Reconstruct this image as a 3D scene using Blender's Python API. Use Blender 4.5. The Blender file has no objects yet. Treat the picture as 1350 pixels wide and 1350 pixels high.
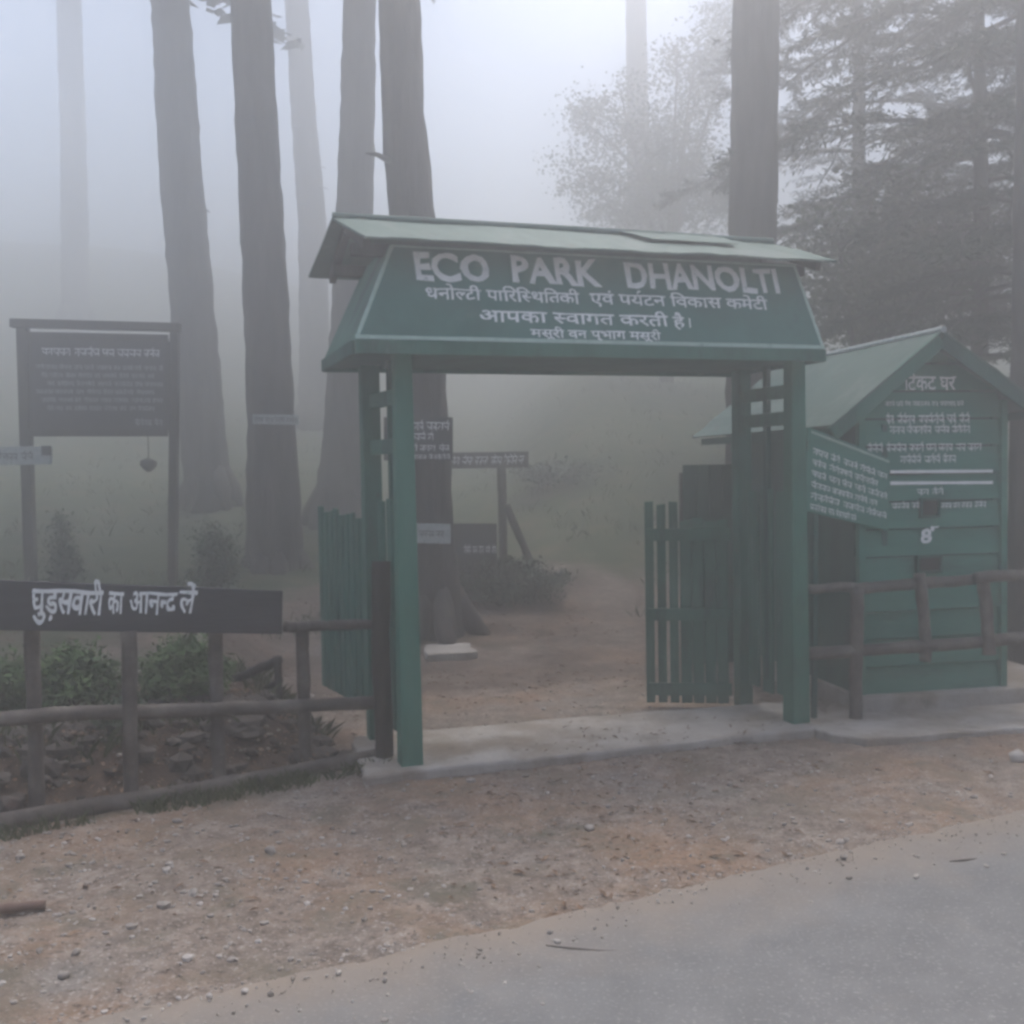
import bpy, bmesh, math, random
from mathutils import Vector, Matrix, noise
S = bpy.context.scene
COL = S.collection
R = math.radians

# ------------------------------------------------------------------ camera
EYE, PITCH, ROLL, FPX, HALF = 1.6, R(2.45), R(1.0), 1400.0, 675.0
fwd = Vector((0, math.cos(PITCH), -math.sin(PITCH)))
rt0 = Vector((1, 0, 0)); up0 = rt0.cross(fwd)
rt = rt0 * math.cos(ROLL) - up0 * math.sin(ROLL)
up = up0 * math.cos(ROLL) + rt0 * math.sin(ROLL)
CAM = Vector((0, 0, EYE))
cam = bpy.data.cameras.new('camera'); camo = bpy.data.objects.new('camera', cam); COL.objects.link(camo)
m = Matrix.Identity(4)
for i in range(3):
    m[i][0] = rt[i]; m[i][1] = up[i]; m[i][2] = -fwd[i]; m[i][3] = CAM[i]
camo.matrix_world = m
cam.sensor_fit = 'HORIZONTAL'; cam.sensor_width = 36; cam.lens = 36 * FPX / (2 * HALF)
cam.clip_start = 0.05; cam.clip_end = 1000
S.camera = camo

# ------------------------------------------------------------------ sky, sun, exposure
SUN_EL, SUN_AZ = R(67), R(15)          # azimuth measured from +Y towards +X
w = bpy.data.worlds.new('World'); S.world = w; w.use_nodes = True
nt = w.node_tree; nt.nodes.clear()
sky = nt.nodes.new('ShaderNodeTexSky'); sky.sky_type = 'NISHITA'; sky.sun_disc = False
sky.sun_elevation = SUN_EL; sky.sun_rotation = SUN_AZ
sky.air_density = 1.0; sky.dust_density = 3.0; sky.ozone_density = 1.0
bg = nt.nodes.new('ShaderNodeBackground'); bg.inputs[1].default_value = 0.15
wo = nt.nodes.new('ShaderNodeOutputWorld')
nt.links.new(sky.outputs[0], bg.inputs[0]); nt.links.new(bg.outputs[0], wo.inputs[0])
sl = bpy.data.lights.new('sun', 'SUN'); sl.energy = 1.5; sl.angle = R(30); sl.color = (1, 0.98, 0.95)
so = bpy.data.objects.new('sun', sl); COL.objects.link(so)
sd = Vector((math.sin(SUN_AZ) * math.cos(SUN_EL), math.cos(SUN_AZ) * math.cos(SUN_EL), math.sin(SUN_EL)))
so.rotation_euler = sd.to_track_quat('Z', 'Y').to_euler(); so.location = sd * 60
S.view_settings.view_transform = 'Standard'; S.view_settings.look = 'None'
S.view_settings.gamma = 1; S.view_settings.use_curve_mapping = False
S.view_settings.exposure = 1.26
HAZE_DENSITY, HAZE_G, HAZE_COL = 0.068, 0.82, (0.775, 0.77, 0.762)
cy = S.cycles
cy.use_denoising = True
cy.max_bounces = 12; cy.volume_bounces = 8; cy.diffuse_bounces = 3
cy.filter_width = 3.0
rnd = random.Random(7)

# ------------------------------------------------------------------ helpers
def ray(x, y):
    return fwd + rt * ((x - HALF) / FPX) - up * ((y - HALF) / FPX)
def at(x, y, Y):                       # the point seen at pixel x, y that lies Y metres ahead
    d = ray(x, y); return CAM + d * (Y / d.y)
def gnd(x, y, z=0.0):
    d = ray(x, y); return CAM + d * ((z - EYE) / d.z)
def sstep(a, b, x):
    t = max(0.0, min(1.0, (x - a) / (b - a))); return t * t * (3 - 2 * t)
def nz(p, s, seed=0.0):
    return noise.noise(Vector((p[0] * s + seed, p[1] * s - seed, (p[2] if len(p) > 2 else 0) * s + seed * .37)))

class MB:
    def __init__(self): self.v = []; self.f = []
    def add(self, vs, fs):
        o = len(self.v); self.v += [Vector(v) for v in vs]; self.f += [tuple(i + o for i in f) for f in fs]; return self
    def quad(self, a, b, c, d): return self.add([a, b, c, d], [(0, 1, 2, 3)])
    def hexa(self, b4, t4):            # two quads, same winding (counter-clockwise seen from t)
        return self.add(list(b4) + list(t4), [(3, 2, 1, 0), (4, 5, 6, 7)] + [(i, (i + 1) % 4, 4 + (i + 1) % 4, 4 + i) for i in range(4)])
    def box(self, c, ax, ay, az):      # centre, half axes
        c, ax, ay, az = map(Vector, (c, ax, ay, az))
        q = [(-1, -1), (1, -1), (1, 1), (-1, 1)]
        return self.hexa([c + ax * a + ay * b - az for a, b in q], [c + ax * a + ay * b + az for a, b in q])
    def beam(self, a, b, wx, side, wy):   # squared bar from a to b; half widths along side and across
        a, b = Vector(a), Vector(b); d = (b - a).normalized(); s = Vector(side); s = (s - d * s.dot(d)).normalized(); t = d.cross(s)
        q = [(-1, -1), (1, -1), (1, 1), (-1, 1)]
        return self.hexa([a + s * wx * i + t * wy * j for i, j in q], [b + s * wx * i + t * wy * j for i, j in q])
    def tube(self, pts, rad, n=10, rough=0.0, seed=0.0, sub=1):
        pts = [Vector(p) for p in pts]
        if sub > 1:
            P, Q = [], []
            for i in range(len(pts) - 1):
                for k in range(sub):
                    t = k / sub; P.append(pts[i].lerp(pts[i + 1], t)); Q.append(rad[i] * (1 - t) + rad[i + 1] * t)
            P.append(pts[-1]); Q.append(rad[-1]); pts, rad = P, Q
        vs = []
        for i, p in enumerate(pts):
            d = (pts[min(i + 1, len(pts) - 1)] - pts[max(i - 1, 0)]).normalized()
            a = Vector((1, 0, 0)) if abs(d.x) < .8 else Vector((0, 0, 1))
            a = (a - d * a.dot(d)).normalized(); b = d.cross(a)
            for k in range(n):
                t = 2 * math.pi * k / n
                q = a * math.cos(t) + b * math.sin(t)
                r = rad[i]
                if rough:
                    r *= 1 + rough * (nz(p + q * r, 2.2 / max(r, .02) ** .5, seed) + .6 * nz(p * .35 + q * r, 9 / max(r, .05) ** .5, seed + 5))
                vs.append(p + q * r)
        fs = []
        for i in range(len(pts) - 1):
            for k in range(n):
                k2 = (k + 1) % n
                fs.append((i * n + k, i * n + k2, (i + 1) * n + k2, (i + 1) * n + k))
        fs.append(tuple(range(n - 1, -1, -1))); fs.append(tuple((len(pts) - 1) * n + k for k in range(n)))
        return self.add(vs, fs)
    def prism(self, poly, d):          # polygon (seen from +d counter-clockwise) pushed along d
        n = len(poly); d = Vector(d); poly = [Vector(p) for p in poly]
        return self.add(poly + [p + d for p in poly], [tuple(range(n - 1, -1, -1)), tuple(range(n, 2 * n))] + [(i, (i + 1) % n, n + (i + 1) % n, n + i) for i in range(n)])
    def build(self, name, mat, parent=None, smooth=False, bevel=0.0):
        off = Vector((0, 0, 0)); p = parent
        while p: off += p.location; p = p.parent
        me = bpy.data.meshes.new(name); me.from_pydata([v - off for v in self.v], [], self.f); me.update()
        if smooth: me.polygons.foreach_set('use_smooth', [True] * len(me.polygons))
        for mt in (mat if isinstance(mat, (list, tuple)) else [mat]): me.materials.append(mt)
        o = bpy.data.objects.new(name, me); COL.objects.link(o)
        if parent: o.parent = parent
        if bevel:
            b = o.modifiers.new('bevel', 'BEVEL'); b.width = bevel; b.segments = 2; b.limit_method = 'ANGLE'
        return o

def tag(o, label=None, cat=None, group=None, kind=None):
    if label: o['label'] = label
    if cat: o['category'] = cat
    if group: o['group'] = group
    if kind: o['kind'] = kind
    return o
def thing(name, loc, label, cat, group=None):
    o = bpy.data.objects.new(name, None); COL.objects.link(o); o.location = Vector(loc); o.empty_display_size = .1
    return tag(o, label, cat, group)

# ------------------------------------------------------------------ materials
def mat(name, cols, scale=6.0, stretch=(1, 1, 1), rough=0.8, bump=0.2, bscale=40.0, metallic=0.0, spots=None, detail=6, spec=0.3, dist=0.01):
    m = bpy.data.materials.new(name); m.use_nodes = True; t = m.node_tree; N = t.nodes; L = t.links
    b = N['Principled BSDF']; b.inputs['Roughness'].default_value = rough; b.inputs['Metallic'].default_value = metallic
    b.inputs['Specular IOR Level'].default_value = spec
    tc = N.new('ShaderNodeTexCoord'); mp = N.new('ShaderNodeMapping'); mp.inputs['Scale'].default_value = stretch
    L.new(tc.outputs['Object'], mp.inputs['Vector'])
    n1 = N.new('ShaderNodeTexNoise'); n1.inputs['Scale'].default_value = scale; n1.inputs['Detail'].default_value = detail; n1.inputs['Roughness'].default_value = .62
    L.new(mp.outputs[0], n1.inputs['Vector'])
    rp = N.new('ShaderNodeValToRGB'); e = rp.color_ramp.elements
    e[0].position = .3; e[1].position = .72
    k = len(cols)
    while len(e) < k: e.new(.5)
    for i, c in enumerate(cols):
        e[i].position = .3 + .42 * i / max(k - 1, 1); e[i].color = (*c, 1)
    L.new(n1.outputs['Fac'], rp.inputs['Fac']); out = rp.outputs['Color']
    if spots:                           # (colour, scale, threshold, softness)
        for sc_, ss, th, sf in spots:
            n2 = N.new('ShaderNodeTexNoise'); n2.inputs['Scale'].default_value = ss; n2.inputs['Detail'].default_value = 8; n2.inputs['Roughness'].default_value = .7
            L.new(mp.outputs[0], n2.inputs['Vector'])
            mr = N.new('ShaderNodeMapRange'); mr.inputs['From Min'].default_value = th; mr.inputs['From Max'].default_value = th + sf
            L.new(n2.outputs['Fac'], mr.inputs['Value'])
            mx = N.new('ShaderNodeMix'); mx.data_type = 'RGBA'; mx.inputs[7].default_value = (*sc_, 1)
            L.new(mr.outputs[0], mx.inputs[0]); L.new(out, mx.inputs[6]); out = mx.outputs[2]
    L.new(out, b.inputs['Base Color'])
    if bump:
        n3 = N.new('ShaderNodeTexNoise'); n3.inputs['Scale'].default_value = bscale; n3.inputs['Detail'].default_value = 8
        L.new(mp.outputs[0], n3.inputs['Vector'])
        bp = N.new('ShaderNodeBump'); bp.inputs['Strength'].default_value = bump; bp.inputs['Distance'].default_value = dist
        L.new(n3.outputs['Fac'], bp.inputs['Height']); L.new(bp.outputs[0], b.inputs['Normal'])
    return m
M = {}
M['green'] = mat('weathered_green_paint', [(.024, .098, .07), (.038, .138, .10), (.056, .17, .13)], 5, (1, 1, .35), .75, .3, 60, spots=[((.012, .035, .028), 3.5, .55, .16), ((.11, .19, .165), 7, .60, .12), ((.06, .055, .045), 18, .64, .08)])
M['post'] = mat('green_post_paint', [(.034, .128, .086), (.05, .172, .12), (.074, .205, .152)], 4, (1, 1, .4), .7, .2, 60, spots=[((.022, .065, .05), 3.0, .58, .15), ((.10, .20, .165), 9, .62, .1), ((.07, .065, .05), 22, .66, .06)])
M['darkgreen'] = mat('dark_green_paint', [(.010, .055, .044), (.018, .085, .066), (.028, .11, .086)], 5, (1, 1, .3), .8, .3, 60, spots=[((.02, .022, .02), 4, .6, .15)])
M['sign'] = mat('sign_green_paint', [(.03, .11, .085), (.044, .147, .117), (.062, .18, .146)], 3, (1, 1, 1), .65, .1, 30, spots=[((.018, .06, .052), 2, .55, .2), ((.06, .14, .12), 6, .6, .14)])
M['hut'] = mat('hut_green_paint', [(.034, .148, .105), (.048, .195, .142), (.072, .235, .175)], 3.5, (.4, .4, 1.6), .7, .2, 50, spots=[((.02, .075, .06), 2.4, .54, .18), ((.09, .20, .165), 6, .6, .12), ((.06, .06, .05), 20, .66, .07)])
M['roof'] = mat('roof_green_sheet', [(.03, .078, .062), (.045, .10, .082), (.062, .125, .104)], 2.5, (1, 1, 1), .6, .2, 14, spots=[((.11, .15, .135), 3.2, .52, .14), ((.05, .05, .04), 5, .58, .12), ((.09, .075, .055), 14, .64, .08)], spec=.4)
M['white'] = mat('chalky_white_paint', [(.70, .73, .72), (.82, .84, .83), (.86, .88, .87)], 18, (1, 1, 1), .8, .05, 80, spots=[((.30, .38, .36), 40, .58, .12)])
M['paleline'] = mat('pale_green_line_paint', [(.30, .42, .36), (.42, .54, .47)], 20, rough=.8, bump=0, spots=[((.10, .17, .15), 25, .58, .15)])
M['dimwhite'] = mat('faded_white_paint', [(.36, .40, .39), (.50, .54, .52)], 20, rough=.8, bump=0, spots=[((.16, .24, .22), 35, .52, .15)])
M['wood'] = mat('grey_weathered_log', [(.055, .045, .038), (.11, .093, .08), (.19, .165, .14)], 9, (1, 1, 1), .9, .5, 40, spots=[((.04, .05, .03), 5, .6, .15)])
M['darkwood'] = mat('dark_old_timber', [(.018, .015, .014), (.035, .029, .026), (.055, .047, .042)], 8, (1, 1, .3), .9, .4, 40)
M['plank'] = mat('dark_painted_plank', [(.036, .033, .037), (.052, .049, .054), (.075, .07, .075)], 5, (.4, .4, 2), .8, .25, 30)
M['board'] = mat('dark_notice_paint', [(.035, .033, .034), (.055, .052, .053)], 4, rough=.8, bump=.1)
M['bark'] = mat('deodar_bark', [(.018, .015, .014), (.05, .043, .04), (.095, .085, .08)], 7, (1, 1, .16), .95, .9, 12, spots=[((.05, .06, .045), 2.2, .6, .15)], dist=.03)
M['foliage'] = mat('conifer_foliage', [(.012, .028, .016), (.025, .05, .026), (.045, .075, .035)], 3, rough=.8, bump=0)
M['leafgreen'] = mat('broad_leaf_green', [(.02, .045, .014), (.04, .085, .025), (.075, .12, .04)], 4, rough=.7, bump=0)
M['shrub'] = mat('shrub_leaf_green', [(.02, .045, .022), (.04, .075, .036), (.08, .115, .06)], 6, rough=.7, bump=0)
M['concrete'] = mat('worn_concrete', [(.29, .265, .235), (.38, .35, .315), (.45, .42, .385)], 4, rough=.95, bump=.5, bscale=45, spots=[((.24, .195, .15), 1.6, .45, .16), ((.17, .14, .11), 7, .57, .12), ((.36, .33, .30), 30, .62, .08)], spec=.1)
M['stone'] = mat('grey_rubble_stone', [(.03, .025, .022), (.06, .05, .044), (.11, .095, .084)], 7, rough=.95, bump=.6, bscale=20, spots=[((.12, .06, .045), 3, .62, .1)])
M['pebble'] = mat('pale_pebbles', [(.19, .165, .14), (.32, .285, .25), (.55, .51, .47)], 5, rough=.9, bump=.2)
M['fresh'] = mat('fresh_green_leaves', [(.03, .066, .016), (.058, .115, .03), (.11, .16, .055)], 6, rough=.7, bump=0)
M['litter'] = mat('dry_leaves', [(.07, .042, .025), (.17, .10, .06), (.34, .25, .17)], 30, rough=.9, bump=0)
M['redstick'] = mat('reddish_wood', [(.11, .07, .055), (.19, .125, .10)], 12, rough=.9, bump=.3)
M['black'] = mat('painted_hollow', [(.006, .006, .006), (.012, .012, .012)], 5, rough=.9, bump=0)  # near-black colour that paints in the shade of hollows
M['metal'] = mat('dull_dark_metal', [(.03, .03, .032), (.06, .06, .062)], 10, rough=.6, bump=.1)
M['grass'] = mat('hill_grass', [(.035, .05, .018), (.065, .085, .03), (.13, .125, .06)], 2, rough=.9, bump=0)

def ground_mat():
    m = bpy.data.materials.new('dirt_and_grass_ground'); m.use_nodes = True; t = m.node_tree; N = t.nodes; L = t.links
    b = N['Principled BSDF']; b.inputs['Roughness'].default_value = .95; b.inputs['Specular IOR Level'].default_value = .15
    tc = N.new('ShaderNodeTexCoord')
    def nzn(s, d=7, r=.65):
        n = N.new('ShaderNodeTexNoise'); n.inputs['Scale'].default_value = s; n.inputs['Detail'].default_value = d; n.inputs['Roughness'].default_value = r
        L.new(tc.outputs['Object'], n.inputs['Vector']); return n.outputs['Fac']
    def ramp(f, st):
        r = N.new('ShaderNodeValToRGB'); e = r.color_ramp.elements
        while len(e) < len(st): e.new(.5)
        for i, (p, c) in enumerate(st): e[i].position = p; e[i].color = (*c, 1)
        L.new(f, r.inputs['Fac']); return r.outputs['Color']
    def mix(f, a, c):
        x = N.new('ShaderNodeMix'); x.data_type = 'RGBA'; L.new(f, x.inputs[0]); L.new(a, x.inputs[6])
        if isinstance(c, tuple): x.inputs[7].default_value = (*c, 1)
        else: L.new(c, x.inputs[7])
        return x.outputs[2]
    def rng(f, a, c):
        r = N.new('ShaderNodeMapRange'); r.inputs['From Min'].default_value = a; r.inputs['From Max'].default_value = c; L.new(f, r.inputs['Value']); return r.outputs[0]
    dirt = ramp(nzn(9), [(.3, (.10, .076, .06)), (.5, (.205, .163, .132)), (.7, (.33, .275, .23))])
    dirt = mix(rng(nzn(1.3, 6, .7), .47, .64), dirt, (.275, .165, .098))            # rusty needle patches
    dirt = mix(rng(nzn(1.1, 5, .6), .55, .75), dirt, (.21, .20, .185))        # grey grit
    dirt = mix(rng(nzn(45, 3), .6, .7), dirt, (.40, .365, .33))                # grit grains
    dirt = mix(rng(nzn(34, 5), .55, .66), dirt, (.075, .055, .043))
    dirt = mix(rng(nzn(75, 3), .58, .68), dirt, (.42, .38, .34))
    dirt = mix(rng(nzn(1.7, 6, .7), .56, .7), dirt, (.11, .105, .075))
    grass = ramp(nzn(2.2), [(.3, (.024, .045, .018)), (.5, (.05, .07, .028)), (.7, (.12, .105, .06))])
    at_ = N.new('ShaderNodeAttribute'); at_.attribute_name = 'grassy'
    a2 = N.new('ShaderNodeMath'); a2.operation = 'ADD'; L.new(at_.outputs['Fac'], a2.inputs[0])
    n = nzn(1.6, 6); s = N.new('ShaderNodeMath'); s.operation = 'SUBTRACT'; L.new(n, s.inputs[0]); s.inputs[1].default_value = .5; L.new(s.outputs[0], a2.inputs[1])
    am = N.new('ShaderNodeAttribute'); am.attribute_name = 'mould'
    mould = ramp(nzn(14), [(.3, (.03, .022, .018)), (.5, (.07, .048, .036)), (.72, (.14, .09, .065))])
    ms = N.new('ShaderNodeMath'); ms.operation = 'ADD'; L.new(am.outputs['Fac'], ms.inputs[0]); L.new(s.outputs[0], ms.inputs[1])
    dirt = mix(rng(nzn(2.6, 7, .7), .52, .66), dirt, (.15, .13, .10))
    dirt = mix(rng(ms.outputs[0], .3, .7), dirt, mould)
    c = mix(rng(a2.outputs[0], .35, .65), dirt, grass)
    L.new(c, b.inputs['Base Color'])
    bp = N.new('ShaderNodeBump'); bp.inputs['Strength'].default_value = .6; bp.inputs['Distance'].default_value = .03
    L.new(nzn(25, 9, .7), bp.inputs['Height']); L.new(bp.outputs[0], b.inputs['Normal'])
    return m
M['ground'] = ground_mat()

# ------------------------------------------------------------------ layout frames
P0 = gnd(541, 1006, .05); P1 = gnd(1050, 951, .05)
P0.z = P1.z = 0
GW = (P1 - P0).length
g = (P1 - P0).normalized(); n_ = Vector((-g.y, g.x, 0)); Z = Vector((0, 0, 1))
def GP(u, v, z=0.0): return P0 + g * u + n_ * v + Z * z
def guv(p):
    d = Vector((p[0], p[1], 0)) - P0; return d.dot(g), d.dot(n_)
F0 = gnd(-2, 1088); F1 = gnd(492, 1003)
fd = (F1 - F0).normalized(); fn = Vector((-fd.y, fd.x, 0))
E0 = gnd(110, 1345); E1 = gnd(1350, 1066)                      # road edge
ed = (E1 - E0).normalized(); en = Vector((-ed.y, ed.x, 0))
def road_w(x, y): return (Vector((x, y, 0)) - E0).dot(en)     # >0 on the verge side

def hill(v):
    t = max(0.0, v - 3.0)
    s = .100 * t + .0022 * t * t
    k = 11.0
    return s if s < 5 else 5 + (k - 5) * (1 - math.exp(-(s - 5) / (k - 5)))
def height(x, y, fine=True):
    u, v = guv((x, y)); rw = road_w(x, y)
    p = Vector((x, y, 0)); fw = (p - F0).dot(fn)
    z = hill(v + .25 * max(0, u - 6) * 0)
    z += 1.7 * sstep(4.5, 13, v) * sstep(-1.0, 1.8, x)
    side = sstep(2.5, 9, abs(u - 1.2)) * sstep(1.5, 7, v)
    z += side * (.25 + .3 * nz((x, y), .12, 3))
    bank = sstep(.02, .5, fw) * sstep(-.25, -.75, u) * (1 - sstep(4, 7, v))
    z += bank * (.27 + .06 * nz((x, y), .8, 9))
    away = sstep(.05, .5, rw)
    z += 6.0 * sstep(-3, -22, x) * sstep(26, 62, y)
    z = min(z, 12.3)
    if fine:
        z += away * (.018 * nz((x, y), 1.7, 1) + .012 * nz((x, y), 5, 2) + .006 * nz((x, y), 14, 4)) * (1 + 2 * sstep(6, 14, v))
        z += sstep(4, 12, v) * .22 * nz((x, y), .35, 6)
    z -= (1 - away) * .018
    return z

# ------------------------------------------------------------------ ground
def lines(a, b, c0, c1, fine, grow, big):
    out = []; x = c0
    while x <= c1: out.append(x); x += fine
    st = fine; x = c1
    while x < b: st = min(st * grow, big); x += st; out.append(min(x, b))
    st = fine; x = c0; lo = []
    while x > a: st = min(st * grow, big); x -= st; lo.append(max(x, a))
    return lo[::-1] + out
XS = lines(-70, 70, -4.2, 4.2, .06, 1.13, 2.5); YS = lines(-45, 80, 2.6, 9.5, .06, 1.11, 2.0)
gb = MB(); vs = [(x, y, height(x, y)) for y in YS for x in XS]; nx = len(XS)
gb.add(vs, [(j * nx + i, j * nx + i + 1, (j + 1) * nx + i + 1, (j + 1) * nx + i) for j in range(len(YS) - 1) for i in range(nx - 1)])
ground = gb.build('ground', M['ground'], smooth=True); tag(ground, kind='structure')
ga = ground.data.attributes.new('grassy', 'FLOAT', 'POINT')
vals = []
for (x, y, z) in vs:
    u, v = guv((x, y))
    path = 1 - sstep(1.1, 2.2, abs(u - 1.5 - .10 * max(0, v - 2)))
    gr = sstep(3.5, 7.5, v) * (1 - .75 * path * (1 - sstep(4, 8.5, v)))
    fw = (Vector((x, y, 0)) - F0).dot(fn)
    gr = max(gr, .45 * sstep(.3, 1.0, fw) * sstep(-.4, -1.0, u))
    gr = max(gr, .42 * math.exp(-((fw + .12) / .16) ** 2) * sstep(-.1, -.8, u))
    vals.append(gr)
ga.data.foreach_set('value', vals)
gm = ground.data.attributes.new('mould', 'FLOAT', 'POINT'); mv = []
for (x, y, z) in vs:
    u, v = guv((x, y)); fw = (Vector((x, y, 0)) - F0).dot(fn)
    mv.append(max(.95 * sstep(-.10, .1, fw) * sstep(-.2, -.5, u) * (1 - .6 * sstep(1.2, 2.5, fw)), .52 * sstep(.7, 2.2, v)))
gm.data.foreach_set('value', mv)

# road sheet with a crumbling edge
def road_mat():
    m = bpy.data.materials.new('dusty_asphalt'); m.use_nodes = True; t = m.node_tree; N = t.nodes; L = t.links
    b = N['Principled BSDF']; b.inputs['Roughness'].default_value = .85; b.inputs['Specular IOR Level'].default_value = .25
    tc = N.new('ShaderNodeTexCoord')
    def nzn(s, d=7, r=.65):
        n = N.new('ShaderNodeTexNoise'); n.inputs['Scale'].default_value = s; n.inputs['Detail'].default_value = d; n.inputs['Roughness'].default_value = r
        L.new(tc.outputs['Object'], n.inputs['Vector']); return n.outputs['Fac']
    r = N.new('ShaderNodeValToRGB'); e = r.color_ramp.elements
    e[0].position = .3; e[0].color = (.125, .124, .122, 1); e[1].position = .7; e[1].color = (.18, .177, .172, 1)
    L.new(nzn(5), r.inputs['Fac'])
    sp = N.new('ShaderNodeMapRange'); sp.inputs['From Min'].default_value = .56; sp.inputs['From Max'].default_value = .66; L.new(nzn(70, 3), sp.inputs['Value'])
    m0 = N.new('ShaderNodeMix'); m0.data_type = 'RGBA'; m0.inputs[7].default_value = (.26, .25, .24, 1); L.new(sp.outputs[0], m0.inputs[0]); L.new(r.outputs[0], m0.inputs[6])
    a = N.new('ShaderNodeAttribute'); a.attribute_name = 'dust'
    ad = N.new('ShaderNodeMath'); ad.operation = 'MULTIPLY_ADD'; L.new(nzn(3.5), ad.inputs[0]); ad.inputs[1].default_value = 1.1; ad.inputs[2].default_value = -.62
    su = N.new('ShaderNodeMath'); su.operation = 'ADD'; su.use_clamp = True; L.new(a.outputs['Fac'], su.inputs[0]); L.new(ad.outputs[0], su.inputs[1])
    mx = N.new('ShaderNodeMix'); mx.data_type = 'RGBA'; mx.inputs[7].default_value = (.245, .20, .16, 1)
    L.new(su.outputs[0], mx.inputs[0]); L.new(m0.outputs[2], mx.inputs[6]); L.new(mx.outputs[2], b.inputs['Base Color'])
    bp = N.new('ShaderNodeBump'); bp.inputs['Strength'].default_value = .35; bp.inputs['Distance'].default_value = .006
    L.new(nzn(150, 4), bp.inputs['Height']); L.new(bp.outputs[0], b.inputs['Normal'])
    return m
M['road'] = road_mat()
rb = MB(); S_ = [-40 + i * 2.0 for i in range(18)] + [-4 + i * .05 for i in range(240)] + [8 + i * 2 for i in range(20)]
T_ = [0, .06, .14, .25, .4, .6, .9, 1.3, 1.8, 2.5, 3.5, 5, 6.5]
rv, dust = [], []
for s in S_:
    j = .012 * nz((s, 0), 1.1, 2) + .025 * nz((s, 0), 4, 3) + .03 * nz((s, 0), 13, 8) + .02 * nz((s, 0), 29, 8)
    for t in T_:
        p = E0 + ed * s - en * (t + j * max(0, 1 - t))
        rv.append((p.x, p.y, .004 + (.012 * nz((p.x, p.y), .5, 4) * min(t, 1) if t else -.012) + .010 * min(t / .4, 1)))
        dust.append(max(0, .95 - t / .55) if t < .6 else 0.0)
k = len(T_)
rb.add(rv, [(i * k + j, i * k + j + 1, (i + 1) * k + j + 1, (i + 1) * k + j) for i in range(len(S_) - 1) for j in range(k - 1)])
road = rb.build('road', M['road'], smooth=True); tag(road, kind='structure')
da = road.data.attributes.new('dust', 'FLOAT', 'POINT'); da.data.foreach_set('value', dust)
if road.data.polygons[0].normal.z < 0: road.data.flip_normals()

# concrete threshold and hut apron
def slab(name, outline, top, sub=22, jag=.03):
    b = MB(); pts = []
    for i, p in enumerate(outline):
        q = outline[(i + 1) % len(outline)]
        for k in range(sub):
            c = p.lerp(q, k / sub); c = Vector((c.x + jag * (nz((c.x, c.y), 4, 1) + .5 * nz((c.x, c.y), 15, 1)), c.y + jag * (nz((c.x, c.y), 4, 7) + .5 * nz((c.x, c.y), 15, 7)), 0)); pts.append(c)
    lo = [Vector((p.x, p.y, -.12)) for p in pts]; area = sum(a.x * b_.y - b_.x * a.y for a, b_ in zip(pts, pts[1:] + pts[:1]))
    if area < 0: lo.reverse()
    b.prism(lo, (0, 0, top + .12)); o = b.build(name, M['concrete'], bevel=.018); return tag(o, kind='structure')
slab('threshold_pavement', [GP(-.26, -.13), GP(1.2, -.17), GP(2.6, -.16), GP(2.75, .5), GP(1.2, .62), GP(-.2, .68)], .05)
slab('hut_pavement', [gnd(1075, 962, .044), gnd(1140, 974, .044), gnd(1355, 958, .044), gnd(1700, 950, .044), gnd(1700, 900, .044), gnd(1100, 925, .044)], .044)
slab('inner_pavement', [gnd(560, 862, .08), gnd(628, 857, .08), gnd(618, 846, .08), gnd(560, 848, .08)], .07)

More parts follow.
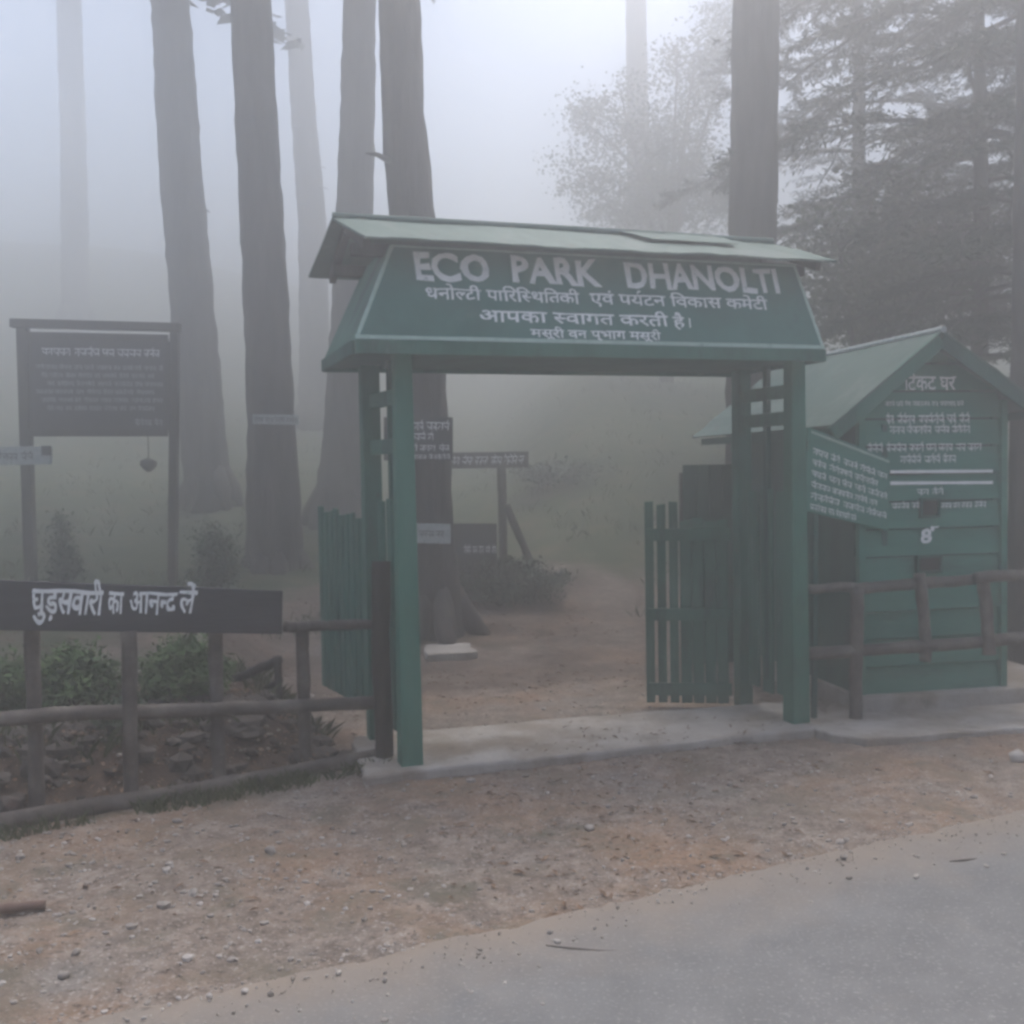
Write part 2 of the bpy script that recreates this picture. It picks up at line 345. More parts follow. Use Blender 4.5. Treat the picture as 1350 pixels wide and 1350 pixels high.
# ------------------------------------------------------------------ writing
_tc = {}
def _text(s, bold):
    c = bpy.data.curves.new('t', 'FONT'); c.body = s; c.offset = bold; c.resolution_u = 3
    o = bpy.data.objects.new('t', c); COL.objects.link(o)
    ev = o.evaluated_get(bpy.context.evaluated_depsgraph_get()); me = ev.to_mesh()
    used = sorted({i for p in me.polygons for i in p.vertices}); rm = {v: i for i, v in enumerate(used)}
    v = [tuple(me.vertices[i].co[:2]) for i in used]; f = [tuple(rm[i] for i in p.vertices) for p in me.polygons]
    ev.to_mesh_clear(); bpy.data.objects.remove(o); bpy.data.curves.remove(c); return v, f
def _xmax(s): v, f = _text(s, 0); return max(a[0] for a in v)
def glyphs(s, bold=0.0):
    """2-D mesh of a line of writing; | after a letter makes its half form, ^ sets a reph, ` keeps plain text."""
    segs, cur, i = [], '', 0
    while i < len(s):
        if i + 1 < len(s) and s[i + 1] == '|':
            if cur: segs.append(('t', cur)); cur = ''
            segs.append(('h', s[i])); i += 2
        elif s[i] == '^':
            if cur: segs.append(('t', cur)); cur = ''
            segs.append(('r', '')); i += 1
        else: cur += s[i]; i += 1
    if cur: segs.append(('t', cur))
    V, F, x = [], [], 0.0; base = _xmax('क')
    for kind, t in segs:
        if kind == 'r':
            v, f = _text('के', bold); v = [(a, b) for a, b in v]
            keep = [p for p in f if all(v[i][1] > .64 for i in p)]; ids = sorted({i for p in keep for i in p}); rm = {q: i for i, q in enumerate(ids)}
            o = len(V); V += [(x - .02 - v[q][0] * .6 + .15, v[q][1]) for q in ids]; F += [tuple(rm[i] + o for i in p) for p in keep]; continue
        v, f = _text(t, bold); adv = _xmax(t + 'क') - base
        if kind == 'h':
            bm = bmesh.new(); bv = [bm.verts.new((a, b, 0)) for a, b in v]
            for p in f:
                try: bm.faces.new([bv[i] for i in p])
                except ValueError: pass
            cut = adv - .19
            bmesh.ops.bisect_plane(bm, geom=bm.verts[:] + bm.edges[:] + bm.faces[:], plane_co=(cut, 0, 0), plane_no=(1, 0, 0), clear_outer=True)
            bm.verts.index_update(); v = [tuple(q.co[:2]) for q in bm.verts]; f = [tuple(q.index for q in p.verts) for p in bm.faces]; bm.free(); adv = cut
        o = len(V); V += [(a + x, b) for a, b in v]; F += [tuple(i + o for i in p) for p in f]; x += adv
    return V, F
def bars(polys):
    V, F = [], []
    for p in polys:
        o = len(V); V += list(p); F.append(tuple(range(o, o + len(p))))
    return V, F
def scribble(width, seed, head=True):
    """unreadable hand-painted writing, one line, letters about 0.6 high"""
    r = random.Random(seed); P = []; x = 0
    def st(a, b, w=.11):
        d = Vector((b[0] - a[0], b[1] - a[1])); l = d.length or 1; nn = Vector((-d.y, d.x)) / l * w / 2
        P.append([(a[0] - nn.x, a[1] - nn.y), (b[0] - nn.x, b[1] - nn.y), (b[0] + nn.x, b[1] + nn.y), (a[0] + nn.x, a[1] + nn.y)])
    while x < width - .5:
        k = r.randint(2, 5); wl = 0
        x0 = x
        for _ in range(k):
            if x > width - .3: break
            w_ = r.uniform(.38, .6); yb = r.uniform(-.03, .05)
            st((x + w_, yb), (x + w_, .58), .11)
            if r.random() < .8:
                st((x + .08, r.uniform(.3, .5)), (x + w_ * .55, r.uniform(.08, .25)), .1); st((x + w_ * .55, .2), (x + w_, r.uniform(.2, .4)), .1)
            else: st((x + .06, .15), (x + w_ * .6, .4), .1)
            if r.random() < .35: st((x + w_ * .6, .64), (x + w_ * .95, .86), .09)
            x += w_ + .1
        if head: st((x0, .61), (x, .61 + r.uniform(-.02, .02)), .1)
        x += r.uniform(.2, .45)
    return bars(P)
def place(mb, vf, x0, x1, y0, h, fn3, lift=.004, hscale=None):
    """fit 2-D writing into x0..x1 at base y0 with letter height h (glyph unit 0.62-0.69); fn3(x, y, lift) -> point"""
    V, F = vf; a = min(v[0] for v in V); b = max(v[0] for v in V)
    s = (x1 - x0) / (b - a); k = h / .66
    sd_ = x0 * 7.1 + y0 * 3.3; am = h * .085
    def wob(x, y): return am * (noise.noise(Vector((x / h * 1.3, y / h * 1.3, sd_))) + .5 * noise.noise(Vector((x / h * 4, y / h * 4, sd_ + 4))))
    P_ = [(x0 + (v[0] - a) * s, y0 + v[1] * k) for v in V]
    top = [fn3(x + wob(x, y), y + wob(x + 3 * h, y), lift) for x, y in P_]
    mb.add(top, F)
def text_part(parent, lines_, fn3, m='white', name='lettering', lift=.004):
    for vf, x0, x1, y0, h in lines_:
        mb = MB(); place(mb, vf, x0, x1, y0, h, fn3, lift); mb.build(name, M[m], parent)

# ------------------------------------------------------------------ ENTRANCE GATE
BACK = .60
gate = thing('entrance_gate', GP(GW / 2, 0, .05), 'tall green timber gateway with a roofed welcome sign board over the path', 'gate')
for u, v, wd in ((0, 0, .058), (GW, 0, .058), (-.055, BACK, .052), (GW, BACK, .046)):
    q = [(-1, -1), (1, -1), (1, 1), (-1, 1)]; w2 = .045 if v == 0 else wd
    MB().hexa([GP(u + a * wd, v + b * wd, .02) for a, b in q], [GP(u + a * w2, v + b * w2, 2.32) for a, b in q]).build('post', M['post' if v == 0 else 'green'], gate, bevel=.006)
for u in (0, GW):
    for z in (1.98, 1.72) if u == 0 else (2.02, 1.86):
        MB().beam(GP(u, .06, z), GP(u - (.05 if u == 0 else 0), BACK - .06, z), .022, g, .04).build('rung', M['green'], gate, bevel=.004)
    MB().beam(GP(u + .0, .30, .25), GP(u, .30, 2.30), .016, g, .022).build('upright', M['darkgreen'], gate, bevel=.003)
    # boarded lower side
    b = MB()
    for k in range(3):
        b.box(GP(u - (.014 * k if u == 0 else 0), .14 + k * .16, .80), g * .011, n_ * .055, Z * (.62 + .015 * (k % 2)))
    b.build('side_panel', M['green'], gate, bevel=.004)
# box
UL, UR, VF, VB, ZB, ZT = -.28, GW + .055, -.22, .80, 2.235, 2.745
IL, IR, IF, IB = -.06, GW - .03, -.06, .64
bl, br_, bbr, bbl = GP(UL, VF, ZB), GP(UR, VF, ZB), GP(UR, VB, ZB), GP(UL, VB, ZB)
tl, tr, tbr, tbl = GP(IL, IF, ZT), GP(IR, IF, ZT), GP(IR, IB, ZT), GP(IL, IB, ZT)
def panel(name, a, b, c, d, mname, parent, th=.02):
    nn = (b - a).cross(d - a).normalized(); return MB().prism([a - nn * th, b - nn * th, c - nn * th, d - nn * th], nn * th).build(name, M[mname], parent, bevel=.003)
front = panel('sign_panel', bl, br_, tr, tl, 'sign', gate)
panel('end_panel', bbl, bl - n_ * .0 + g * 0, tl, tbl, 'green', gate)
panel('end_panel', br_, bbr, tbr, tr, 'green', gate)
panel('back_panel', bbr, bbl, tbl, tbr, 'sign', gate)
# trim board round the foot of the box
for a, b in ((bl, br_), (bbl, bbr)):
    MB().beam(a - Z * .034, b - Z * .034, .034, Z, .016).build('trim_board', M['green'], gate, bevel=.003)
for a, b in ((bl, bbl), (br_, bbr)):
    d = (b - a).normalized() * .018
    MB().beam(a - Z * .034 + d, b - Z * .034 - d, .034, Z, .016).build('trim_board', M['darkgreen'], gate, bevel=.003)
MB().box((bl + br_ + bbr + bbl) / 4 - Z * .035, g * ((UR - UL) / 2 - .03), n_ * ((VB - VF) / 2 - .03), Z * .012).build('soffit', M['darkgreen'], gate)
# writing on the panel: panel coordinates, x metres along the foot, y up the slope
fx = (br_ - bl).normalized(); fnn = (br_ - bl).cross(tl - bl).normalized(); fy = fnn.cross(fx)
FW = (br_ - bl).length; FH = (tl - bl).dot(fy); FI = (tl - bl).dot(fx); FI2 = FW - (tr - bl).dot(fx)
def fpt(x, y, l=0.0): return bl + fx * x + fy * y + fnn * l
def fpx(x, y):                          # pixel -> panel coordinates
    d = ray(x, y); t = (bl - CAM).dot(fnn) / d.dot(fnn); q = CAM + d * t - bl; return q.dot(fx), q.dot(fy)
def span(x0, y0, x1, y1, h, vf):        # a line of writing whose foot runs between two pixels
    a = fpx(x0, y0); b = fpx(x1, y1); return vf, a[0], b[0], (a[1] + b[1]) / 2, h
tilt = {}
L = []
text_part(front, [span(548, 368, 648, 371, .138, glyphs('ECO', .036)), span(676, 371, 794, 377, .138, glyphs('PARK', .036)), span(826, 377, 1028, 387, .138, glyphs('DHANOLTI', .034))], fpt)
text_part(front, [span(562, 394, 765, 400, .060, glyphs('धनोल|टी पािरिस|थितकी', .016)), span(778, 400, 1013, 409, .062, glyphs('एवं पय^टन िवकास कमेटी', .016))], fpt)
text_part(front, [span(632, 424, 882, 430, .062, glyphs('आपका स|वागत करती', .016)), span(888, 431, 904, 432, .062, glyphs('है', .016)), span(909, 432, 911, 432, .055, glyphs('।', .016))], fpt)
text_part(front, [span(700, 444, 872, 449, .045, glyphs('मसूरी वन प्भाग मसूरी', .016))], fpt)
def stroke(mb, p, q, w, fn3, lift=.004):
    d = Vector((q[0] - p[0], q[1] - p[1])); k = Vector((-d.y, d.x)).normalized() * w / 2; N = 14; pts = []
    for i in range(N + 1):
        t = i / N; c = Vector(p).lerp(Vector(q), t); ww = 1 + .25 * nz((c.x, c.y), 12, 3)
        pts.append((c + k * ww, c - k * ww))
    for (a, b), (c, d_) in zip(pts, pts[1:]): mb.quad(fn3(*b, lift), fn3(*d_, lift), fn3(*c, lift), fn3(*a, lift))
bd = MB(); i_ = .012
stroke(bd, (.01, .012), (FI + .005, FH - .02), .02, fpt); stroke(bd, (FW - .01, .012), (FW - FI2 - .01, FH - .02), .02, fpt)
stroke(bd, (.0, .014), (FW, .014), .022, fpt, .005); stroke(bd, (FI, FH - .016), (FW - FI2, FH - .016), .012, fpt, .005)
bd.build('border_line', M['paleline'], front)
# roof: two sloping sheets, a little buckled
RL, RR, RV, RZ, EZ, EV0, EV1 = -.29, GW + .05, .30, 2.945, 2.735, -.25, .90
rf = None
def sheet(name, a, b, c, d, nu, nv, wob, mname, parent, th=.012, seed=0):
    mb = MB(); nn = (b - a).cross(d - a).normalized(); vs = []
    for j in range(nv + 1):
        for i in range(nu + 1):
            p = a.lerp(b, i / nu).lerp(d.lerp(c, i / nu), j / nv)
            vs.append(p + nn * wob * (nz((i * 9 / nu, j * 1.5 / nv), 1.0, seed) + .5 * nz((i * 31 / nu, j * 2 / nv), 1.0, seed + 3)))
    N = len(vs); w_ = nu + 1
    fs = [(j * w_ + i, j * w_ + i + 1, (j + 1) * w_ + i + 1, (j + 1) * w_ + i) for j in range(nv) for i in range(nu)]
    vs2 = [v - nn * th for v in vs]
    rim = [i for i in range(w_)] + [j * w_ + nu for j in range(1, nv + 1)] + [nv * w_ + i for i in range(nu - 1, -1, -1)] + [j * w_ for j in range(nv - 1, 0, -1)]
    mb.add(vs + vs2, fs + [tuple(N + i for i in f[::-1]) for f in fs] + [(rim[(k + 1) % len(rim)], rim[k], N + rim[k], N + rim[(k + 1) % len(rim)]) for k in range(len(rim))])
    return mb.build(name, M[mname], parent)
roof_f = sheet('roof', GP(RL + .07, EV0, EZ), GP(RR + .07, EV0, EZ), GP(RR, RV, RZ), GP(RL, RV, RZ), 40, 6, .012, 'roof', gate, seed=2)
roof_b = sheet('roof', GP(RR + .10, EV1, EZ), GP(RL - .05, EV1, EZ), GP(RL, RV, RZ), GP(RR, RV, RZ), 40, 6, .012, 'roof', gate, seed=5)
MB().tube([GP(RL, RV, RZ + .004), GP(GW / 2, RV, RZ + .008), GP(RR, RV, RZ + .004)], [.022] * 3, 8).build('ridge_cap', M['roof'], roof_f)
sheet('lap_sheet', GP(1.45, .02, 2.862), GP(2.0, .02, 2.862), GP(2.05, RV - .02, 2.958), GP(1.38, RV - .02, 2.958), 10, 4, .006, 'roof', roof_f, .004, 8)
for u in (RL + .08, RR - .02):
    for e in (EV0 + .05, EV1 - .05): MB().beam(GP(u, e, EZ - .02), GP(u, RV + (.012 if e > RV else -.012), RZ - .05), .018, g, .03).build('rafter', M['darkwood'], gate)
for z_, v_ in ((ZT - .03, IF + .05), (ZT - .03, IB - .05)):
    MB().beam(GP(RL + .04, v_, z_), GP(RR, v_, z_), .03, Z, .025).build('purlin', M['darkwood'], gate)

# gate leaves
def leaf(h0, h1, rs, wds, name_mat, gaps, braces):
    """hinge foot h0, free foot h1; pickets along; returns the leaf part"""
    d = (h1 - h0); Ln = d.length; d.normalize(); s = Vector((-d.y, d.x, 0))
    lf = MB().beam(h0 + Z * braces[0] + s * rs, h1 + Z * braces[0] + s * rs, .04, Z, .016).build('gate_leaf', M[name_mat], gate, bevel=.003)
    for z in braces[1:]: MB().beam(h0 + Z * z + s * rs, h1 + Z * z + s * rs, .04, Z, .016).build('rail', M[name_mat], lf, bevel=.003)
    for t, wd, z0, z1 in gaps:
        c = h0 + d * (t * Ln) + s * .012
        lo, hi = Z * z0, Z * z1
        q = [c - d * wd, c + d * wd, c + d * wd + s * .02, c - d * wd + s * .02]
        tp = rnd.uniform(-.012, .012)
        MB().hexa([p + lo for p in q], [q[0] + hi, q[1] + hi + Z * tp, q[2] + hi + Z * tp, q[3] + hi]).build('picket', M[name_mat], lf, bevel=.004)
    return lf
RH = GP(GW - .06, BACK + .05, 0); RF = at(853, 700, 6.95); RF.z = 0
gp = []; LR = (RF - RH).length
for k in range(7):
    gp.append((.975 - k * .146, (.37 if k < 3 else .455) * .146 * LR, .035, (1.36 if k < 3 else 1.26) - .014 * (k % 2) - .004 * k))
lfR = leaf(RH, RF, .05, 0, 'green', gp, (.13, .62, 1.14)); tag(lfR, 'green picket leaf swung open into the park')
LH = GP(-.02, BACK + .05, 0); LF = at(428, 800, 7.0); LF.z = height(LF.x, LF.y)
gp = [(.06 + k * .10, .036, .18, 1.33 - .014 * (k % 3) + .004 * k) for k in range(10)]
lfL = leaf(LH, LF, -.02, 0, 'green', gp, (.40, 1.10)); tag(lfL, 'green picket leaf folded back beside the log fence')

# ------------------------------------------------------------------ TICKET HUT
HA = gnd(1133, 915, .14); HB = gnd(1318, 903, .14); HA.z = HB.z = 0
hx = (HB - HA).normalized(); hy = Vector((-hx.y, hx.x, 0)); HW = (HB - HA).length; HL = 1.95
def HP(x, y, z=0.0): return HA + hx * x + hy * y + Z * z
hut = thing('ticket_hut', HP(HW / 2, HL / 2, .044), 'small green clapboard ticket hut with a steep gable and a tiny hatch', 'hut')
ZE, ZA, AX = 2.0, 2.335, HW * .455
def topz(x): return ZE + (ZA - ZE) * (1 - abs(x - AX) / (AX if x < AX else HW - AX)) if 0 <= x <= HW else ZE
def xr(z):                              # wall extent at height z
    if z <= ZE: return 0.0, HW
    t = min(1, (z - ZE) / (ZA - ZE)); return AX * t, HW - (HW - AX) * t
def clap(y, out, z0, z1, st, parent, m):
    b = MB(); z = z0; i = 0
    while z < z1 - .01:
        zz = min(z + st, z1); zc = zz - .011; a0, a1 = xr(z); c0, c1 = xr(zc)
        if a1 - a0 < .02: break
        if c1 - c0 < .004: c0, c1 = (c0 + c1) / 2 - .002, (c0 + c1) / 2 + .002
        lo = .028 + .004 * math.sin(i * 2.3)
        pts = [HP(a0, y - lo * out, z), HP(a1, y - lo * out, z), HP(c1, y - .004 * out, zc), HP(c0, y - .004 * out, zc)]
        if out < 0: pts = [pts[1], pts[0], pts[3], pts[2]]
        b.quad(*pts); back = [p + hy * (.03 * out) for p in pts]; b.quad(*back[::-1])
        for k in range(4): b.quad(pts[(k + 1) % 4], pts[k], back[k], back[(k + 1) % 4])
        if z < ZE < zz: pass
        z = zz; i += 1
    return b.build('wall', M[m], parent)
wallf = clap(0, 1, .14, ZA, .172, hut, 'hut')
clap(HL, -1, .14, ZA, .172, hut, 'hut')
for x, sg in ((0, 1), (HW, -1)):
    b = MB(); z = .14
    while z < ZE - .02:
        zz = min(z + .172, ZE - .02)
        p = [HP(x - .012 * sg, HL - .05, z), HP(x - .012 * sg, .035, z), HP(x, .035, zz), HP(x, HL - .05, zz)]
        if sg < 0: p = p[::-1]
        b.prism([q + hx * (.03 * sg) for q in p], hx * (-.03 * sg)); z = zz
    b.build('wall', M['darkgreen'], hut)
for y_, w_ in ((.05, HW - .08), (HL - .05, HW - .08)):
    MB().prism([HP(.04, y_, .15), HP(HW - .04, y_, .15), HP(HW - .04, y_, ZE - .06), HP(AX, y_, ZA - .08), HP(.04, y_, ZE - .06)], hy * .01).build('dark_backing', M['black'], hut)  # black sheet painting in the shade seen through the board gaps
for x in (.0, HW):
    MB().beam(HP(x, -.02, .14), HP(x, -.02, ZE - .03), .022, hx, .024).build('corner_board', M['hut'], hut, bevel=.003)
# plinth
q = [HP(-.03, -.10), HP(HW + .6, -.12), HP(HW + .6, HL + .05), HP(-.03, HL + .05)]
MB().prism([p - Z * .1 for p in q], Z * .24).build('plinth', M['concrete'], hut, bevel=.015)
# roof
OV, OL, OR_ = -.20, -.29, HW + .19
ezl = ZE - (ZA - ZE) / AX * .29 + .03; ezr = ZE - (ZA - ZE) / (HW - AX) * .19 + .03; rz = ZA + .045
rl = sheet('roof', HP(OL, OV, ezl), HP(AX, OV, rz), HP(AX, HL + .12, rz), HP(OL, HL + .12, ezl), 8, 20, .008, 'roof', hut, .012, 4)
rr = sheet('roof', HP(AX, OV, rz), HP(OR_, OV, ezr), HP(OR_, HL + .12, ezr), HP(AX, HL + .12, rz), 8, 20, .008, 'roof', hut, .012, 6)
for o in (rl, rr):
    if o.data.polygons[0].normal.z < 0: o.data.flip_normals()
MB().tube([HP(AX, OV - .01, rz + .006), HP(AX, HL + .13, rz + .006)], [.02, .02], 8).build('ridge_cap', M['dimwhite'], rl)
for x, ez in ((OL, ezl), (OR_, ezr)):
    sgn = 1 if x < AX else -1
    MB().beam(HP(x + .02 * sgn, OV + .02, ez - .05), HP(AX - .004 * sgn, OV + .02, rz - .055), .045, Z, .014).build('bargeboard', M['green' if sgn > 0 else 'darkgreen'], hut, bevel=.003)
    MB().beam(HP(x + .05 * sgn, OV + .05, ez - .045), HP(x + .05 * sgn, HL, ez - .045), .025, Z, .02).build('eave_beam', M['darkgreen'], hut)
# hatch and lower slot
def hpx(x, y):
    d = ray(x, y); t = (HA - hy * .02 - CAM).dot(hy) / d.dot(hy); q_ = CAM + d * t - HA; return q_.dot(hx), q_.z
def hfn(x, z, l=0.0): return HP(x, -.031 - l, z)
def painted_recess(x0, y0, x1, y1, nm):
    a = hpx(x0, y1); c = hpx(x1, y0); cx, cz = (a[0] + c[0]) / 2, (a[1] + c[1]) / 2; wx, wz = abs(c[0] - a[0]) / 2, abs(c[1] - a[1]) / 2
    f = MB()
    for sx, sz, ex, ez_ in ((-1, 0, .008, wz), (1, 0, .008, wz), (0, -1, wx - .0082, .008), (0, 1, wx - .0082, .008)):
        f.box(hfn(cx + sx * (wx), cz + sz * (wz - .008), .006), hx * ex, hy * .012, Z * ez_)
    fo = f.build(nm, M['darkgreen'], hut)
    MB().box(hfn(cx, cz, .002), hx * (wx - .01), hy * .004, Z * (wz - .018)).build('dark_pane', M['black'], fo)  # solid black plate on the wall, painted as the dark inside
painted_recess(1212, 656, 1235, 683, 'hatch'); painted_recess(1207, 731, 1238, 756, 'letter_slot')
def hspan(x0, y0, x1, y1, h, vf):
    a = hpx(x0, y0); c = hpx(x1, y1); return vf, a[0], c[0], (a[1] + c[1]) / 2, h
text_part(wallf, [hspan(1190, 514, 1258, 514, .085, glyphs('िटकट घर', .014))], hfn, 'white')
text_part(wallf, [hspan(1165, 536, 1268, 535, .028, scribble(14, 1)), hspan(1166, 559, 1276, 558, .052, scribble(10, 2)), hspan(1171, 572, 1277, 571, .044, scribble(10, 3)),
                  hspan(1142, 596, 1292, 594, .045, scribble(15, 4)), hspan(1185, 611, 1258, 610, .045, scribble(7, 5)), hspan(1207, 652, 1242, 652, .036, scribble(3.5, 6)),
                  hspan(1174, 671, 1210, 670, .036, scribble(4, 7)), hspan(1238, 670, 1298, 669, .034, scribble(7, 8))], hfn, 'white')
for y in (621, 636):
    b = MB(); a = hpx(1172, y + 1); c = hpx(1307, y); stroke(b, a, c, .02, hfn); b.build('painted_stripe', M['white'], wallf)
text_part(wallf, [hspan(1212, 716, 1226, 716, .085, glyphs('8', .04)), hspan(1225, 699, 1237, 699, .035, glyphs('r', .04))], hfn, 'white')

# tilted notice board fixed to the hut's corner
nb = thing('notice_board', at(1118, 690, 6.42), 'tilted green notice board covered in white writing at the hut corner', 'notice board')
na, nb_, nc, nd = at(1060, 673, 6.30), at(1171, 700, 6.58), at(1173, 605, 6.58), at(1066, 563, 6.30)
npan = panel('board', na, nb_, nc, nd, 'hut', nb, .022)
nnn = (nb_ - na).cross(nd - na).normalized()
def nfn(x, y, l=0.0): return na.lerp(nb_, x).lerp(nd.lerp(nc, x), y) + nnn * l
sc_ = []
for i in range(6):
    yy = .80 - i * .135
    sc_.append((scribble(9, 20 + i), .06, .97 - .12 * (i % 2) - (.25 if i == 5 else 0), yy - .10, .075))
text_part(npan, sc_, nfn, 'white')
b = MB(); stroke(b, (.03, .955), (.99, .955), .03, nfn); b.build('border_line', M['paleline'], npan)
MB().beam(at(1165, 560, 6.62), at(1165, 720, 6.62), .018, hx, .014).build('bracket', M['darkgreen'], nb)
MB().beam(at(1075, 570, 6.36), at(1073, 962, 6.36), .014, hx, .014).build('stake', M['darkgreen'], nb)

# low board wall behind the open leaf
pw = thing('board_screen', Vector((*at(945, 700, 8.0).xy, 0)), 'dark green boarded screen standing behind the open gate leaf', 'screen')
a_, b_ = at(901, 700, 8.2), at(1004, 700, 8.3)
a_.z = b_.z = 0; d_ = (b_ - a_); ln = d_.length; d_.normalize(); s_ = Vector((-d_.y, d_.x, 0)); zt = at(905, 613, 8.2).z
pb = MB()
for k in range(6):
    pb.box(a_ + d_ * (ln * (k + .5) / 6) + Z * (zt / 2 + .02), d_ * (ln / 12 - .002), s_ * .012, Z * (zt / 2 - .02))
pb.build('panel', M['darkgreen'], pw)
for t in (.03, .97): MB().beam(a_ + d_ * ln * t + s_ * .04, a_ + d_ * ln * t + s_ * .04 + Z * (zt - .06), .03, d_, .026).build('post', M['darkwood'], pw)

# ------------------------------------------------------------------ LOG FENCES
def log(a, b, r, seed, bend=.02, n=7):
    pts = []; rd = []
    for i in range(n):
        t = i / (n - 1); p = Vector(a).lerp(Vector(b), t)
        p = p + Vector((bend * nz((t * 3, seed), 1, seed), bend * nz((t * 3, seed), 1, seed + 9), bend * nz((t * 3, seed), 1, seed + 4))); pts.append(p); rd.append(r * (1 + .12 * nz((t * 4, seed), 1.3, seed)))
    return MB().tube(pts, rd, 10, .10, seed, 3)
def FP(x, yref, dv=0.0):                # point on the fence line under pixel column x
    d = ray(x, yref); o = F0 + fn * dv; t = (o - CAM).dot(fn) / d.dot(fn); return CAM + d * t
fence = thing('log_fence', F0.lerp(F1, .5), 'rough grey log fence in front of the rubble bank left of the gateway', 'fence')
posts = [(45, 820, 975), (172, 832, 1066), (286, 832, 995), (401, 826, 962), (505, 690, 1003)]
for i, (x, y0, y1) in enumerate(posts):
    tp = FP(x - 2, y0, .09 if i != 1 else -.01); bt = FP(x + 1, y1, .09 if i != 1 else -.01)
    if i == 4: tp = at(501, 740, P0.y + .20); bt = at(508, 1003, P0.y + .14)
    bt.z = min(bt.z, height(bt.x, bt.y)) - .06
    log(bt, tp, .036 if i != 4 else .05, i + 11, .012).build('post', M['wood'] if i != 4 else M['darkwood'], fence, True)
rails = [((-60, 950), (495, 928), .036, .03), ((372, 826), (492, 824), .028, .03), ((-60, 1090), (494, 1001), .043, -.05)]
for i, (p, q, r, dv) in enumerate(rails):
    log(FP(*p, dv), FP(*q, dv), r, 30 + i, .03, 11).build('rail', M['wood'], fence, True)
# plank sign on the fence
c1, c2, c3, c4 = FP(-70, 830, -.02), FP(372, 836, -.02), FP(373, 779, -.02), FP(-70, 762, -.02)
pk = thing('plank_sign', c1.lerp(c2, .5), 'long dark plank nailed along the log fence with white painted words', 'sign')
pkb = panel('plank', c1, c2, c3, c4, 'plank', pk, .025)
pn = (c2 - c1).cross(c4 - c1).normalized(); px_ = (c2 - c1).normalized(); py_ = pn.cross(px_)
def pfn(x, y, l=0.0): return c1 + px_ * x + py_ * y + pn * l
def ppx(x, y):
    d = ray(x, y); t = (c1 - CAM).dot(pn) / d.dot(pn); q_ = CAM + d * t - c1; return q_.dot(px_), q_.dot(py_)
def pspan(x0, y0, x1, y1, h, vf):
    a = ppx(x0, y0); c = ppx(x1, y1); return vf, a[0], c[0], (a[1] + c[1]) / 2, h
text_part(pkb, [pspan(40, 810, 135, 809, .122, glyphs('घुड़सवारी', .022)), pspan(141, 809, 162, 809, .11, glyphs('का', .022)), pspan(169, 809, 232, 808, .11, glyphs('आनन|द', .022)), pspan(235, 808, 257, 808, .115, glyphs('लें', .022))], pfn)
# right log fence before the hut
fr = thing('log_fence', gnd(1200, 950, .05), 'rough log fence with leaning pickets in front of the ticket hut', 'fence')
for i, (a, c, r) in enumerate((((1064, 776), (1150, 774), .028), ((1128, 776), (1300, 762), .034), ((1285, 762), (1420, 752), .034), ((1064, 862), (1420, 838), .038))):
    log(at(*a, 6.34 + (.02 if i == 1 else 0)), at(*c, 6.40), r, 50 + i, .02, 9).build('rail', M['wood'], fr, True)
for i, (a, c, r) in enumerate((((1129, 775), (1128, 960), .040), ((1212, 756), (1222, 872), .036), ((1297, 757), (1304, 862), .038), ((1392, 745), (1394, 950), .03))):
    log(at(*c, 6.36), at(*a, 6.36), r, 60 + i, .015).build('post', M['wood'], fr, True)

# low broken barrier behind the log fence
bb = thing('timber_barrier', Vector((*at(340, 900, 6.3).xy, .25)), 'low broken timber barrier behind the log fence near the gate leaf', 'barrier')
for i, (a, c, r) in enumerate((((300, 900), (368, 868), .028), ((320, 916), (368, 900), .02))):
    log(at(*a, 6.6), at(*c, 6.3), r, 70 + i).build('rail', M['darkwood'], bb, True)
for x, y0, y1 in ((366, 866, 1010), (312, 890, 990)):
    log(at(x, y1, 6.25 if x > 350 else 6.5), at(x, y0, 6.25 if x > 350 else 6.5), .022, x).build('post', M['darkwood'], bb, True)

# ------------------------------------------------------------------ INFORMATION BOARD and small signs, left
D1 = 11.3
ib = thing('information_board', Vector((*at(130, 780, D1).xy, height(*at(130, 780, D1).xy))), 'dark notice board with faint white text on two tall posts in the fog', 'information board')
for (xa, ya, xb) in ((30, 424, 42), (231, 430, 228)):
    tp = at(xa, ya, D1); bt = at(xb, 790, D1); bt.z = height(bt.x, bt.y) - .05
    MB().beam(bt, tp, .055 if xa < 100 else .042, rt0, .05).build('post', M['darkwood'], ib, bevel=.005)
MB().beam(at(15, 426, D1 - .04), at(238, 432, D1 - .04), .045, Z, .05).build('top_beam', M['darkwood'], ib, bevel=.005)
ia, ibb, ic, id_ = at(36, 571, D1 - .07), at(222, 571, D1 - .07), at(222, 446, D1 - .07), at(36, 442, D1 - .07)
ip = panel('board', ia, ibb, ic, id_, 'board', ib, .03); inn = (ibb - ia).cross(id_ - ia).normalized()
def ifn(x, y, l=0.0): return ia.lerp(ibb, x).lerp(id_.lerp(ic, x), y) + inn * l
text_part(ip, [(scribble(12, 40), .10, .94, .80, .075)], ifn, 'white')
text_part(ip, [(scribble(19, 41 + i), .06 + .04 * (i % 3), .96 - .06 * (i % 2), .66 - .085 * i, .042) for i in range(6)] + [(scribble(4, 60), .76, .96, .08, .06)], ifn, 'dimwhite')
fm = MB()
for a, c in ((ia, ibb), (id_, ic)): fm.beam(a + inn * .012, c + inn * .012, .035, Z, .012)
for a, c in ((ia, id_), (ibb, ic)): fm.beam(a + inn * .012 + Z * .035, c + inn * .012 - Z * .035, .03, rt0, .011)
fm.build('frame', M['darkwood'], ip)
ds = thing('direction_sign', at(35, 615, D1 - .12), 'small pale pointer board fixed to the left post of the dark notice board', 'sign')
